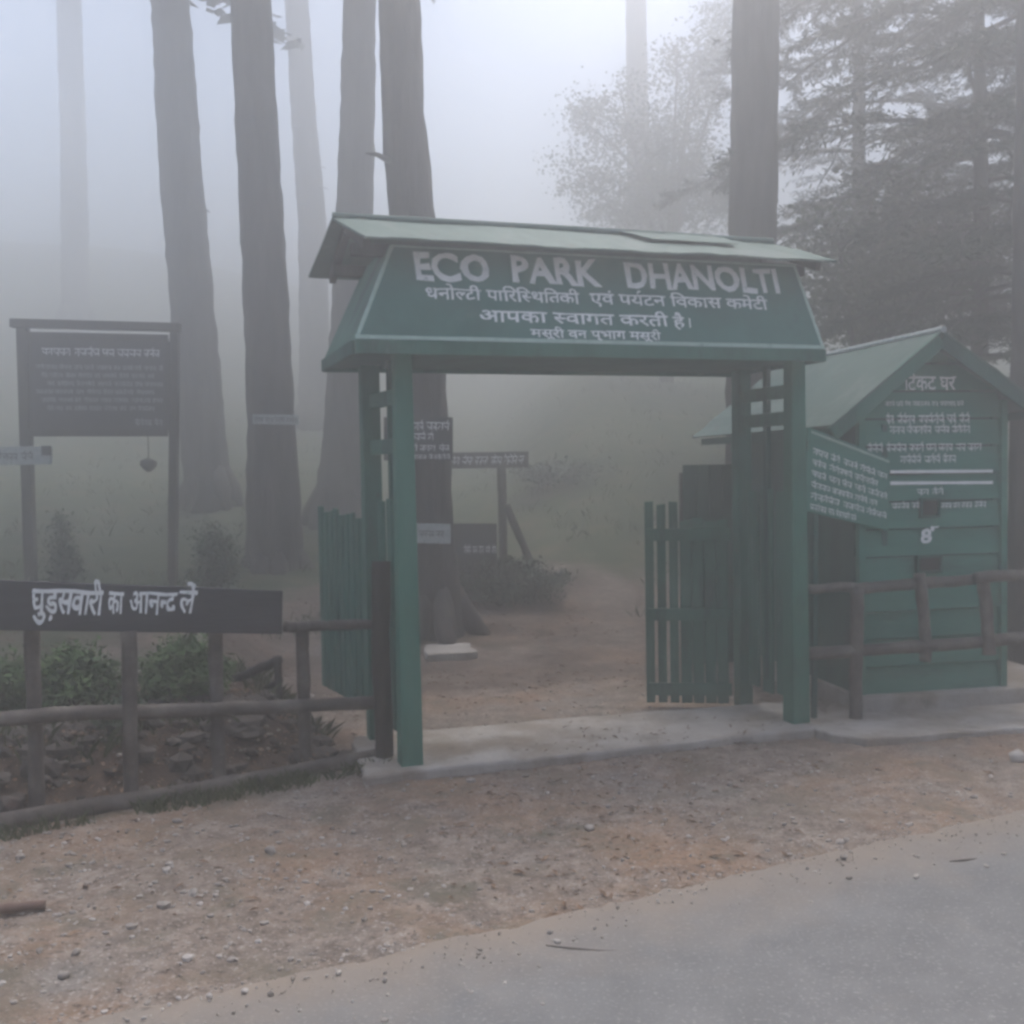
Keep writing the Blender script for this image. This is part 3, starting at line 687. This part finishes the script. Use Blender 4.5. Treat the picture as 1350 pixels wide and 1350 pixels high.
da_ = [at(-12, 614, D1 - .12), at(68, 612, D1 - .12), at(68, 588, D1 - .12), at(-12, 589, D1 - .12)]
dp = panel('board', *da_, 'dimwhite', ds, .02); dn = (da_[1] - da_[0]).cross(da_[3] - da_[0]).normalized()
def dfn(x, y, l=0.0): return da_[0].lerp(da_[1], x).lerp(da_[3].lerp(da_[2], x), y) + dn * l
text_part(dp, [(scribble(4, 71), .08, .70, .3, .35)], dfn, 'board')
MB().box(at(61, 594, D1 - .14), rt0 * .045, Vector((0, .01, 0)), Z * .05).build('dark_plate', M['board'], dp)
hb = thing('hanging_lantern', at(196, 575, D1), 'small dark lantern hanging on a wire below the dark notice board', 'lantern')
MB().tube([at(195, 571, D1), at(196, 606, D1)], [.006, .006], 6).build('wire', M['metal'], hb)
MB().tube([at(196, 604, D1), at(196, 608, D1), at(196, 613, D1), at(196, 618, D1), at(196, 622, D1)], [.02, .085, .09, .06, .02], 12).build('shade', M['metal'], hb, True)

# ------------------------------------------------------------------ TREES
def tree(pts, D, label, seed, flare=1.25, top=13.6, crown=None, nm='deodar_tree', n=22):
    """pts: (x, y, width) in pixels from the foot upwards"""
    P, Rd = [], []
    for x, y, wd in pts: P.append(at(x, y, D)); Rd.append(wd / 2 / FPX * D)
    ft = P[0].copy(); ft.z = min(ft.z, height(ft.x, ft.y)) - .15; 
    d = (P[-1] - P[-2]); d = d / d.z
    P.append(P[-1] + d * (top - P[-1].z)); Rd.append(Rd[-1] * .55)
    P = [ft] + P; Rd = [Rd[0] * flare] + Rd
    # dense resampling for bark relief
    PP, RR_ = [], []
    for i in range(len(P) - 1):
        k = max(2, int((P[i + 1] - P[i]).length / .16))
        for j in range(k):
            t = j / k; PP.append(P[i].lerp(P[i + 1], t)); RR_.append(Rd[i] * (1 - t) + Rd[i + 1] * t)
    PP.append(P[-1]); RR_.append(Rd[-1])
    o = thing(nm, ft, label, 'tree', 'tall conifer trunks standing in the fog')
    tb = MB().tube(PP, RR_, n, .09, seed); r = random.Random(seed + 9)
    for i in range(5):                  # broken branch stubs
        k = r.randint(len(PP) // 4, len(PP) - 3); az = r.uniform(0, 6.28); d_ = Vector((math.cos(az), math.sin(az), r.uniform(-.2, .4))); q = PP[k] + d_ * RR_[k] * .8; l_ = r.uniform(.1, .45)
        tb.tube([q, q + d_ * l_ * .6, q + d_ * l_ + Z * -.04], [.03, .02, .008], 6)
    for i in range(6):                  # root flare
        az = i * 1.05 + r.uniform(-.3, .3); d_ = Vector((math.cos(az), math.sin(az), 0)); R0 = RR_[1]
        q = PP[0] + Z * .2; tb.tube([q + d_ * R0 * .35 + Z * R0 * 1.6, q + d_ * R0 * .95 + Z * R0 * .5, q + d_ * R0 * (1.7 if flare > 1.4 else 1.25) - Z * .12], [R0 * .3, R0 * .34, R0 * .16], 7, .1, i)
    tb.build('trunk', M['bark'], o, True)
    if crown:                           # boughs high above, shading the fog below
        cb = MB(); r = random.Random(seed + 50); c = PP[-1]
        for i in range(26):
            z = crown[0] + (13.4 - crown[0]) * r.random(); az = i * 2.4 + r.uniform(-.5, .5); ln = crown[1] * r.uniform(.6, 1.1); d_ = Vector((math.cos(az), math.sin(az), 0)); s_ = Vector((-d_.y, d_.x, 0))
            b0 = Vector((c.x, c.y, z))
            for k in range(60):
                q = r.uniform(.1, 1); p = b0 + d_ * ln * q + s_ * r.gauss(0, .32) * (1.1 - q * .6) + Z * (r.gauss(0, .06) - .1 * q)
                a = Vector((r.gauss(0, 1), r.gauss(0, 1), r.gauss(0, .25))).normalized(); e = a.cross(Vector((r.gauss(0, .4), r.gauss(0, .4), 1))).normalized(); L_ = r.uniform(.25, .6)
                cb.quad(p - a * L_ * .5, p + e * L_ * .25, p + a * L_ * .5, p - e * L_ * .25)
        cb.build('crown', M['foliage'], o)
    return o, PP
tree([(278, 660, 62), (270, 600, 60), (258, 450, 56), (240, 250, 55), (224, 0, 48)], 17.0, 'broad leaning trunk behind the dark notice board, leftmost of the strong trunks', 1, 1.15, crown=(9.6, 3.6))
tree([(365, 790, 78), (362, 700, 74), (358, 560, 62), (350, 380, 57), (340, 200, 55), (331, 0, 52)], 12.4, 'dark straight trunk with a pale plank nailed across it', 2, 1.3, crown=(8.2, 3.6))
tree([(415, 470, 40), (412, 300, 36), (400, 150, 32), (391, 0, 30)], 27.0, 'thin pale trunk faint in the fog between two thicker trunks', 3, 1.3)
tree([(450, 700, 74), (457, 560, 60), (464, 400, 52), (470, 200, 46), (474, 0, 42)], 15.0, 'grey trunk leaning right behind the green picket leaf', 4, 1.15, crown=(9.0, 3.6))
tree([(580, 850, 70), (570, 700, 58), (560, 540, 60), (545, 300, 62), (531, 150, 56), (527, 0, 54)], 9.6, 'thick dark trunk behind the left gate post with small signs on it', 5, 1.5)
tree([(846, 450, 36), (842, 250, 30), (838, 0, 26)], 27.0, 'thin pale trunk rising out of the hazy broadleaf crown', 6, 1.3)
tree([(982, 800, 66), (988, 560, 62), (992, 300, 61), (997, 0, 60)], 10.6, 'thick dark trunk rising behind the right end of the gateway roof', 7, 1.2)
tree([(100, 420, 36), (97, 200, 32), (91, 0, 30)], 38.0, 'palest trunk at the upper left almost lost in fog', 8, 1.3)
tree([(1352, 950, 46), (1350, 700, 40), (1352, 500, 36), (1356, 200, 34), (1360, 0, 32)], 7.9, 'dark trunk at the right edge beside the ticket hut', 9, 1.2)

def crown_leaves(mb, ells, n, size, seed, clump=.22, per=26, flat=1.0):
    n = int(n * 1.25); size *= .62; per = 40; clump *= .8
    r = random.Random(seed)
    tot = sum(e[1].x * e[1].y * e[1].z for e in ells)
    for c, rad in ells:
        k = int(n / per * rad.x * rad.y * rad.z / tot) + 1
        for _ in range(k):
            d = Vector((r.gauss(0, 1), r.gauss(0, 1), r.gauss(0, 1))).normalized() * (r.random() ** .33) * r.uniform(.6, 1.15)
            cc = c + Vector((d.x * rad.x, d.y * rad.y, d.z * rad.z)); cs = clump * r.uniform(.5, 1.4)
            for _ in range(per):
                p = cc + Vector((r.gauss(0, cs), r.gauss(0, cs), r.gauss(0, cs * .6 * flat)))
                a = Vector((r.gauss(0, 1), r.gauss(0, 1), r.gauss(0, .6))).normalized(); b = a.cross(Vector((r.gauss(0, 1), r.gauss(0, 1), r.gauss(0, 1)))).normalized()
                s = size * r.uniform(.6, 1.4)
                mb.quad(p - a * s * .5, p + b * s * .3, p + a * s * .5, p - b * s * .3)
    return mb
def broadleaf(base, ells, label, seed, n, size, m, forks=6, tr=.14, clump=.25, group=None, nm='broadleaf_tree', cat='tree'):
    o = thing(nm, base, label, cat, group); r = random.Random(seed); tb = MB()
    top = ells[0][0]
    tb.tube([base - Z * .2, base.lerp(top, .35) + Vector((r.uniform(-.1, .1), 0, 0)), top], [tr, tr * .7, tr * .25], 9, .06, seed, 4)
    for k in range(forks):
        c, rad = ells[k % len(ells)]; e = c + Vector((r.uniform(-.7, .7) * rad.x, r.uniform(-.7, .7) * rad.y, r.uniform(-.2, .8) * rad.z)); s = base.lerp(top, r.uniform(.3, .8))
        tb.tube([s, s.lerp(e, .5) + Z * .1, e], [tr * .4, tr * .25, tr * .07], 6, 0, seed, 3)
    tb.build('trunk', M['bark'], o, True)
    crown_leaves(MB(), ells, n, size, seed + 1, clump).build('crown', M[m], o)
    return o
def E_(x, y, D, wx, wy, dy=None):      # ellipsoid at a pixel: half sizes in pixels
    return at(x, y, D), Vector((wx / FPX * D, (dy or wx) / FPX * D, wy / FPX * D))
def foot(x, D):
    p = at(x, 600, D); return Vector((p.x, p.y, height(p.x, p.y)))
broadleaf(foot(880, 22), [E_(890, 190, 22, 60, 80), E_(800, 165, 22, 60, 40), E_(930, 90, 22, 50, 60), E_(850, 260, 22, 100, 50), E_(765, 145, 22, 26, 22), E_(960, 40, 22.5, 40, 60), E_(830, 105, 22, 26, 22), E_(880, 75, 22, 26, 26), E_(760, 230, 22, 40, 30), E_(940, 260, 22, 60, 60)], 'hazy broadleaf tree with an uneven crown above the middle of the gateway roof', 21, 21000, .125, 'leafgreen', 14, .16, .24)
broadleaf(foot(1150, 12), [E_(1150, 390, 12, 120, 80), E_(1230, 330, 12, 100, 75), E_(1100, 320, 12, 60, 50), E_(1190, 250, 12, 60, 40)], 'dark bushy tree rising behind the ticket hut roof', 23, 11000, .12, 'leafgreen', 8, .12, .26)


def conifer(base, h, label, seed, z0, blen, nb, tr=.1):
    o = thing('layered_conifer', base, label, 'tree', 'layered conifers on the right'); r = random.Random(seed)
    tb = MB(); tb.tube([base - Z * .2, base + Z * h * .5 + Vector((.05, 0, 0)), base + Z * h], [tr, tr * .75, tr * .2], 10, .06, seed, 8)
    cb = MB()
    for i in range(nb):
        t = i / nb; z = z0 + (h - z0) * t + r.uniform(-.1, .1); az = i * 2.39996 + r.uniform(-.4, .4)
        ln = blen * (1 - .32 * t) * r.uniform(.65, 1.15); d = Vector((math.cos(az), math.sin(az), 0)); s = Vector((-d.y, d.x, 0))
        p0 = base + Z * z; rise = r.uniform(-.05, .22)
        bp = []
        for k in range(9):
            q = k / 8; bp.append(p0 + d * ln * q + Z * (rise * q * ln - .34 * q * q * ln) + s * .08 * nz((q * 3, i), 1, seed))
        tb.tube(bp, [.028 * (1 - .85 * k / 8) * (.6 + ln / blen * .6) for k in range(9)], 5)
        for k in range(int(22 * ln / 1.5) + 8):
            q = r.uniform(.18, 1.0); j = min(7, int(q * 8)); b = bp[j].lerp(bp[j + 1], q * 8 - j)
            sd_ = r.choice((-1, 1)); tl_ = ln * .34 * (1.1 - q * .75) * r.uniform(.5, 1.2)
            td = (s * sd_ + d * r.uniform(.3, 1.0)).normalized(); tn = td.cross(Z).normalized()
            for m_ in range(int(tl_ / .035) + 2):
                w_ = m_ * .035; c = b + td * w_ - Z * (.22 * w_ * w_ + r.uniform(0, .05))
                for _ in range(4):
                    a = (td * r.uniform(.2, 1) + tn * r.uniform(-1, 1) + Z * r.uniform(-.7, .25)).normalized(); e = a.cross(Vector((r.gauss(0, .6), r.gauss(0, .6), 1))).normalized(); L_ = r.uniform(.05, .13)
                    cb.quad(c, c + a * L_ * .5 + e * L_ * .08, c + a * L_, c + a * L_ * .5 - e * L_ * .08)
    tb.build('trunk', M['bark'], o, True); cb.build('crown', M['foliage'], o); return o
conifer(foot(1287, 11.4), 8.2, 'layered conifer with long drooping boughs above the ticket hut', 31, 2.6, 3.1, 40, .11)
conifer(foot(1130, 15.5), 11.5, 'pale conifer with spreading boughs between the thick right trunk and the layered conifer', 33, 3.2, 2.9, 46, .12)
conifer(foot(1345, 10.9), 7.4, 'dark low-branched conifer behind the right slope of the ticket hut', 34, 2.0, 2.3, 44, .10)
conifer(foot(1420, 13.5), 8.8, 'conifer at the upper right corner with drooping boughs', 32, 2.8, 2.6, 36, .12)

# ------------------------------------------------------------------ signs inside the park
D5 = 9.6
def flat_sign(name, x0, y0, x1, y1, D, label, m, texts, tm, par=None, th=.018, skew=0):
    a, b_, c, d = at(x0, y1, D), at(x1, y1 + skew, D), at(x1, y0 + skew, D), at(x0, y0, D)
    o = thing(name, a.lerp(b_, .5), label, 'sign') if par is None else par
    p = panel('board', a, b_, c, d, m, o, th); nn = (b_ - a).cross(d - a).normalized()
    f = lambda x, y, l=0.0: a.lerp(b_, x).lerp(d.lerp(c, x), y) + nn * l
    if texts: text_part(p, texts, f, tm)
    return o
flat_sign('tree_sign', 506, 550, 597, 607, D5 - .36, 'dark board of four white text lines fixed to the thick trunk', 'board', [(scribble(6, 80), .06, .95, .70, .18), (scribble(4, 81), .2, .72, .46, .16), (scribble(7, 82), .05, .95, .22, .13), (scribble(9, 83), .05, .96, .03, .10)], 'white')
flat_sign('tree_sign', 548, 690, 594, 716, D5 - .36, 'small white board low on the thick trunk below the dark one', 'dimwhite', [(scribble(4, 84), .1, .8, .35, .3)], 'board', skew=1)
flat_sign('plank_sign', 333, 546, 394, 559, 12.4 - .36, 'short pale plank nailed across the dark straight trunk', 'dimwhite', [(scribble(9, 85), .05, .95, .25, .45)], 'board', skew=1)
DS = 11.6
sp = thing('signpost', Vector((*at(664, 760, DS).xy, height(*at(664, 760, DS).xy))), 'pale wooden plank sign on a single dark post inside the park', 'signpost')
flat_sign('', 590, 597, 697, 618, DS - .06, '', 'wood', [(scribble(10, 86), .05, .93, .22, .5)], 'white', par=sp, skew=-2)
tp = at(661, 617, DS); bt = at(664, 780, DS); bt.z = height(bt.x, bt.y) - .1
log(bt, tp, .05, 90, .01).build('post', M['darkwood'], sp, True)
log(Vector((bt.x + .42, bt.y, height(bt.x + .42, bt.y) - .05)), at(667, 665, DS), .045, 91, .01).build('brace', M['darkwood'], sp, True)
lb = thing('low_signboard', Vector((*at(630, 780, 11).xy, height(*at(630, 780, 11).xy))), 'low dark signboard with a faint white line beside the signpost', 'sign')
flat_sign('', 588, 690, 655, 770, 11.0, '', 'board', [(scribble(8, 87), .35, .98, .5, .12)], 'white', par=lb)
for x in (596, 648):
    t_ = at(x, 690, 11.03); b_ = at(x, 780, 11.03); b_.z = height(b_.x, b_.y) - .05; MB().beam(b_, t_, .03, rt0, .03).build('leg', M['darkwood'], lb)

# ------------------------------------------------------------------ shrubs
def shrub(x, y, D, wpx, hpx_, label, seed, m='shrub', n=1600, size=.06, group='shrubs among the trees', clump=.09):
    b = foot(x, D); c = at(x, y, D); rx = wpx / FPX * D * 1.1; top = max(c.z + hpx_ / FPX * D - b.z, .15); r = random.Random(seed)
    o = thing('shrub', b, label, 'shrub', group); sm, lf = MB(), MB(); ns = max(14, n // 45); per = n * 2 // ns
    for k in range(ns):
        az = r.uniform(0, 6.28); ro = rx * r.random() ** .6; f_ = b + Vector((math.cos(az), math.sin(az), 0)) * ro * .35; f_.z = height(f_.x, f_.y) - .03
        h_ = top * (1 - .45 * (ro / rx) ** 2) * r.uniform(.55, 1.15); e = b + Vector((math.cos(az), math.sin(az), 0)) * ro + Z * h_
        mid = f_.lerp(e, .55) + Z * h_ * .12
        sm.tube([f_, mid, e], [.006, .004, .002], 4)
        for q in range(per):
            t = 1 - r.random() ** 1.4 * .85; p = (f_.lerp(mid, t / .55) if t < .55 else mid.lerp(e, (t - .55) / .45)); sp_ = size * (1.4 - .6 * t)
            p = p + Vector((r.gauss(0, sp_), r.gauss(0, sp_), r.gauss(0, sp_ * .6)))
            a = Vector((r.gauss(0, 1), r.gauss(0, 1), r.gauss(.2, .7))).normalized(); w_ = a.cross(Vector((r.gauss(0, .5), r.gauss(0, .5), 1))).normalized(); l_ = size * r.uniform(.5, 1.3)
            lf.quad(p - a * l_ * .5, p + w_ * l_ * .2, p + a * l_ * .5, p - w_ * l_ * .2)
    sm.build('stem', M['bark'], o); lf.build('foliage', M[m], o); return o
shrub(80, 725, 10.6, 16, 42, 'narrow dark shrub just behind the left post of the dark notice board', 41, n=1100)
shrub(276, 735, 10.2, 30, 42, 'bushy shrub between the dark notice board and the straight trunk', 42, n=1900)
shrub(92, 895, 6.0, 52, 40, 'bright green leafy shrub behind the left stretch of the log fence', 43, 'fresh', 3200, .05)
shrub(12, 905, 6.0, 44, 36, 'low green shrub at the left edge behind the log fence', 44, 'fresh', 2600, .05)
shrub(228, 888, 6.1, 50, 44, 'pale green shrub under the plank sign in the middle of the log fence', 45, 'fresh', 3200, .05)
shrub(668, 765, 11.0, 78, 27, 'dark low shrub at the foot of the signpost', 46, 'foliage', 4200, .06)
shrub(745, 735, 16, 70, 26, 'wide hazy shrub on the slope to the right of the signpost', 47, 'shrub', 2200, .09, clump=.14)
shrub(150, 1012, 5.6, 30, 18, 'small weedy shrub among the rubble stones behind the front fence post', 48, 'shrub', 700, .035, clump=.05)

# ------------------------------------------------------------------ rubble, gravel, litter, grass
def rock_mb(mb, c, s, r, seed, sq=.7):
    bm = bmesh.new(); bmesh.ops.create_icosphere(bm, subdivisions=2 if s > .07 else 1, radius=1)
    ax = Vector((r.uniform(.8, 1.5), r.uniform(.7, 1.2), r.uniform(.5, .9) * sq / .7)); ro = Matrix.Rotation(r.uniform(0, 6.28), 3, 'Z')
    vs = []
    for v in bm.verts:
        p = v.co * (1 + .35 * noise.noise(v.co * 1.6 + Vector((seed, 0, 0))) + r.uniform(-.13, .13))
        vs.append(c + ro @ Vector((p.x * ax.x, p.y * ax.y, p.z * ax.z)) * s)
    bm.verts.index_update(); mb.add(vs, [tuple(q.index for q in f.verts) for f in bm.faces]); bm.free()
r = random.Random(5); k = 0
spots_lab = []
rk = MB()
for i in range(260):
    s_ = r.uniform(-.3, 1.75); wv = r.uniform(.05, .75); p = F0 + fd * s_ + fn * wv
    rock_mb(rk, Vector((p.x, p.y, height(p.x, p.y) + .01)), (.02 + .06 * r.random() ** 2), r, i * 3.7)
tag(rk.build('rubble', M['stone']), 'dark rubble stones heaped along the bank behind the log fence', kind='stuff')
pb = MB()
for i in range(5200):
    while True:
        x, y = r.uniform(-3.6, 4.4), r.uniform(2.9, 7.5); rw = road_w(x, y); u, v = guv((x, y)); fw = (Vector((x, y, 0)) - F0).dot(fn)
        if rw < -.6 * r.random() ** 3 - .03 or (-.3 < u < 2.8 and -.18 < v < .7) or (u > 2.2 and v > -.75): continue
        dens = .35 + .65 * sstep(-.3, .3, nz((x, y), .9, 12)) ; dens *= 1.0 if u < -.2 else .5
        if r.random() < dens: break
    s = .003 + .010 * r.random() ** 2.5 + (.016 * r.random() if r.random() < .03 else 0)
    rock_mb(pb, Vector((x, y, (height(x, y) if rw > .05 else max(height(x, y), .012)) + s * .25)), s, r, i * 1.3)
for i in range(1300):                   # grit spilled over the road edge
    q = E0 + ed * r.uniform(-1.2, 4.6) + en * r.gauss(-.05, .13); s = .002 + .0055 * r.random() ** 3
    rw = road_w(q.x, q.y); zz = height(q.x, q.y) if rw > .05 else max(height(q.x, q.y), .012)
    rock_mb(pb, Vector((q.x, q.y, zz + s * .25)), s, r, i * 2.1)
tag(pb.build('gravel', M['pebble']), 'loose pale gravel scattered over the dirt verge', kind='stuff')
lt = MB()
for i in range(9000):
    x, y = r.uniform(-4.5, 4.4), 2.9 + 8 * r.random() ** 1.3; rw = road_w(x, y)
    if rw < .0 or nz((x, y), .8, 31) + r.uniform(-.35, .35) < .02 + .25 * (1 - sstep(0, .6, rw)): continue
    u, v = guv((x, y))
    if (u > 2.2 and -.75 < v < 1): continue
    z = max(height(x, y), .052 if (-.26 < u < 2.75 and -.15 < v < .6) else -9) + .008
    a = r.uniform(0, 6.28); L_ = .008 + .03 * r.random() ** 2; d = Vector((math.cos(a), math.sin(a), r.uniform(-.15, .3))) * L_; e = Vector((-math.sin(a), math.cos(a), r.uniform(-.3, .3))) * L_ * .3; c = Vector((x, y, z))
    lt.add([c - d, c + e + Z * .004, c + d, c - e + Z * .006], [(0, 1, 2), (0, 2, 3)])
for i in range(1500):
    s_ = r.uniform(-.5, 1.85); wv = r.uniform(-.02, 1.0); p = F0 + fd * s_ + fn * wv
    if guv(p)[0] > -.32: continue
    a = r.uniform(0, 6.28); L_ = r.uniform(.01, .026); d = Vector((math.cos(a), math.sin(a), r.uniform(-.5, .5))) * L_; e = Vector((-math.sin(a), math.cos(a), r.uniform(-.5, .5))) * L_ * .4; c = Vector((p.x, p.y, height(p.x, p.y) + .01 + .05 * r.random() ** 2))
    lt.add([c - d, c + e + Z * .004, c + d, c - e + Z * .006], [(0, 1, 2), (0, 2, 3)])
tag(lt.build('leaf_litter', M['litter']), 'dry brown leaves and needles strewn over the ground', kind='stuff')
gs = MB()
def blade(x, y, h_):
    z = height(x, y); a = r.uniform(0, 6.28); w_ = min(h_ * .06, .005); l = Vector((r.gauss(0, .3), r.gauss(0, .3), 1)).normalized() * h_; s = Vector((math.cos(a), math.sin(a), 0)) * w_
    c = Vector((x, y, z - .01)); gs.add([c - s, c + s, c + l * .6 + s * .7 + Z * 0, c + l + Vector((l.x, l.y, 0)) * .6], [(0, 1, 2), (0, 2, 3)])
for i in range(1100):                     # tufts at the fence foot and on the bank
    s_ = r.uniform(-.6, 1.8); wv = r.choice((r.uniform(-.22, -.02), r.uniform(.3, 1.6))); p = F0 + fd * s_ + fn * wv
    if nz((p.x, p.y), 2.5, 3) < -.05: continue
    for _ in range(5): blade(p.x + r.gauss(0, .025), p.y + r.gauss(0, .025), r.uniform(.03, .10) if wv < .2 else r.uniform(.05, .15))
for i in range(4500):
    v = 4 + 26 * r.random() ** 1.5; u = r.uniform(-.7, .8) * (v + 5) + .6; q = GP(u, v)
    path = abs(u - 1.5 - .1 * max(0, v - 2)) < 1.5 and v < 11
    if path or nz((q.x, q.y), .5, 8) < -.15: continue
    for _ in range(4): blade(q.x + r.gauss(0, .06), q.y + r.gauss(0, .06), r.uniform(.06, .16))
tag(gs.build('grass', M['grass']), 'thin dull grass on the slope and at the foot of the fence', kind='stuff')
# single bits on the verge
a, b_ = gnd(-10, 1199, .02), gnd(60, 1192, .02)
tag(log(a, b_, .018, 5, .008).build('stick', M['redstick'], None, True), 'short reddish stick lying on the gravel at the left edge', 'stick')
def stone(x, y, s, label, seed, m='pebble'):
    p = gnd(x, y); mb = MB(); rr_ = random.Random(seed); rock_mb(mb, Vector((p.x, p.y, height(p.x, p.y) + s * .35)), s, rr_, seed)
    tag(mb.build('stone', M[m], None, True), label, 'stone', 'loose stones on the verge')
stone(84, 1286, .022, 'pale stone on the dirt nearest the bottom left corner', 3)
stone(100, 1259, .018, 'smaller pale stone just above the one near the bottom left corner', 4)
stone(356, 1124, .026, 'flat pale stone on the verge below the log fence end', 5)
stone(776, 1092, .022, 'lone pale stone on the verge in front of the open gateway', 6)
stone(1342, 1003, .055, 'largest pale stone on the verge at the right edge', 7)
stone(234, 1082, .024, 'pale stone under the bottom log near the front fence post', 8)
tw = MB(); tw.tube([gnd(720, 1246, .012), gnd(750, 1250, .014), gnd(790, 1253, .014), gnd(820, 1253, .012)], [.002, .003, .003, .0015], 6)  # tube standing in for a crack in the road
tag(tw.build('crack_mark', M['wood']), 'thin dark road crack drawn as a tube at the dusty edge', 'crack_mark')
tw = MB(); tw.tube([gnd(1252, 1136, .012), gnd(1270, 1134, .018), gnd(1288, 1132, .012)], [.003, .005, .002], 6)  # shorter crack, likewise built as a raised tube
tag(tw.build('crack_mark', M['wood']), 'short dark road crack drawn as a tube near the right edge', 'crack_mark')

# ------------------------------------------------------------------ haze
hz = MB(); HZT = 14.2; hz.box((0, 17.5, (HZT - 1.5) / 2), (71.5, 0, 0), (0, 64, 0), (0, 0, (HZT + 1.5) / 2))
hm = bpy.data.materials.new('haze_air'); hm.use_nodes = True; hn = hm.node_tree; hn.nodes.clear()
ho = hn.nodes.new('ShaderNodeOutputMaterial'); pv = hn.nodes.new('ShaderNodeVolumePrincipled')
pv.inputs['Color'].default_value = (*HAZE_COL, 1); pv.inputs['Density'].default_value = HAZE_DENSITY; pv.inputs['Anisotropy'].default_value = HAZE_G
hn.links.new(pv.outputs[0], ho.inputs['Volume'])
tag(hz.build('haze', hm), 'thick grey fog filling the whole place', kind='stuff')
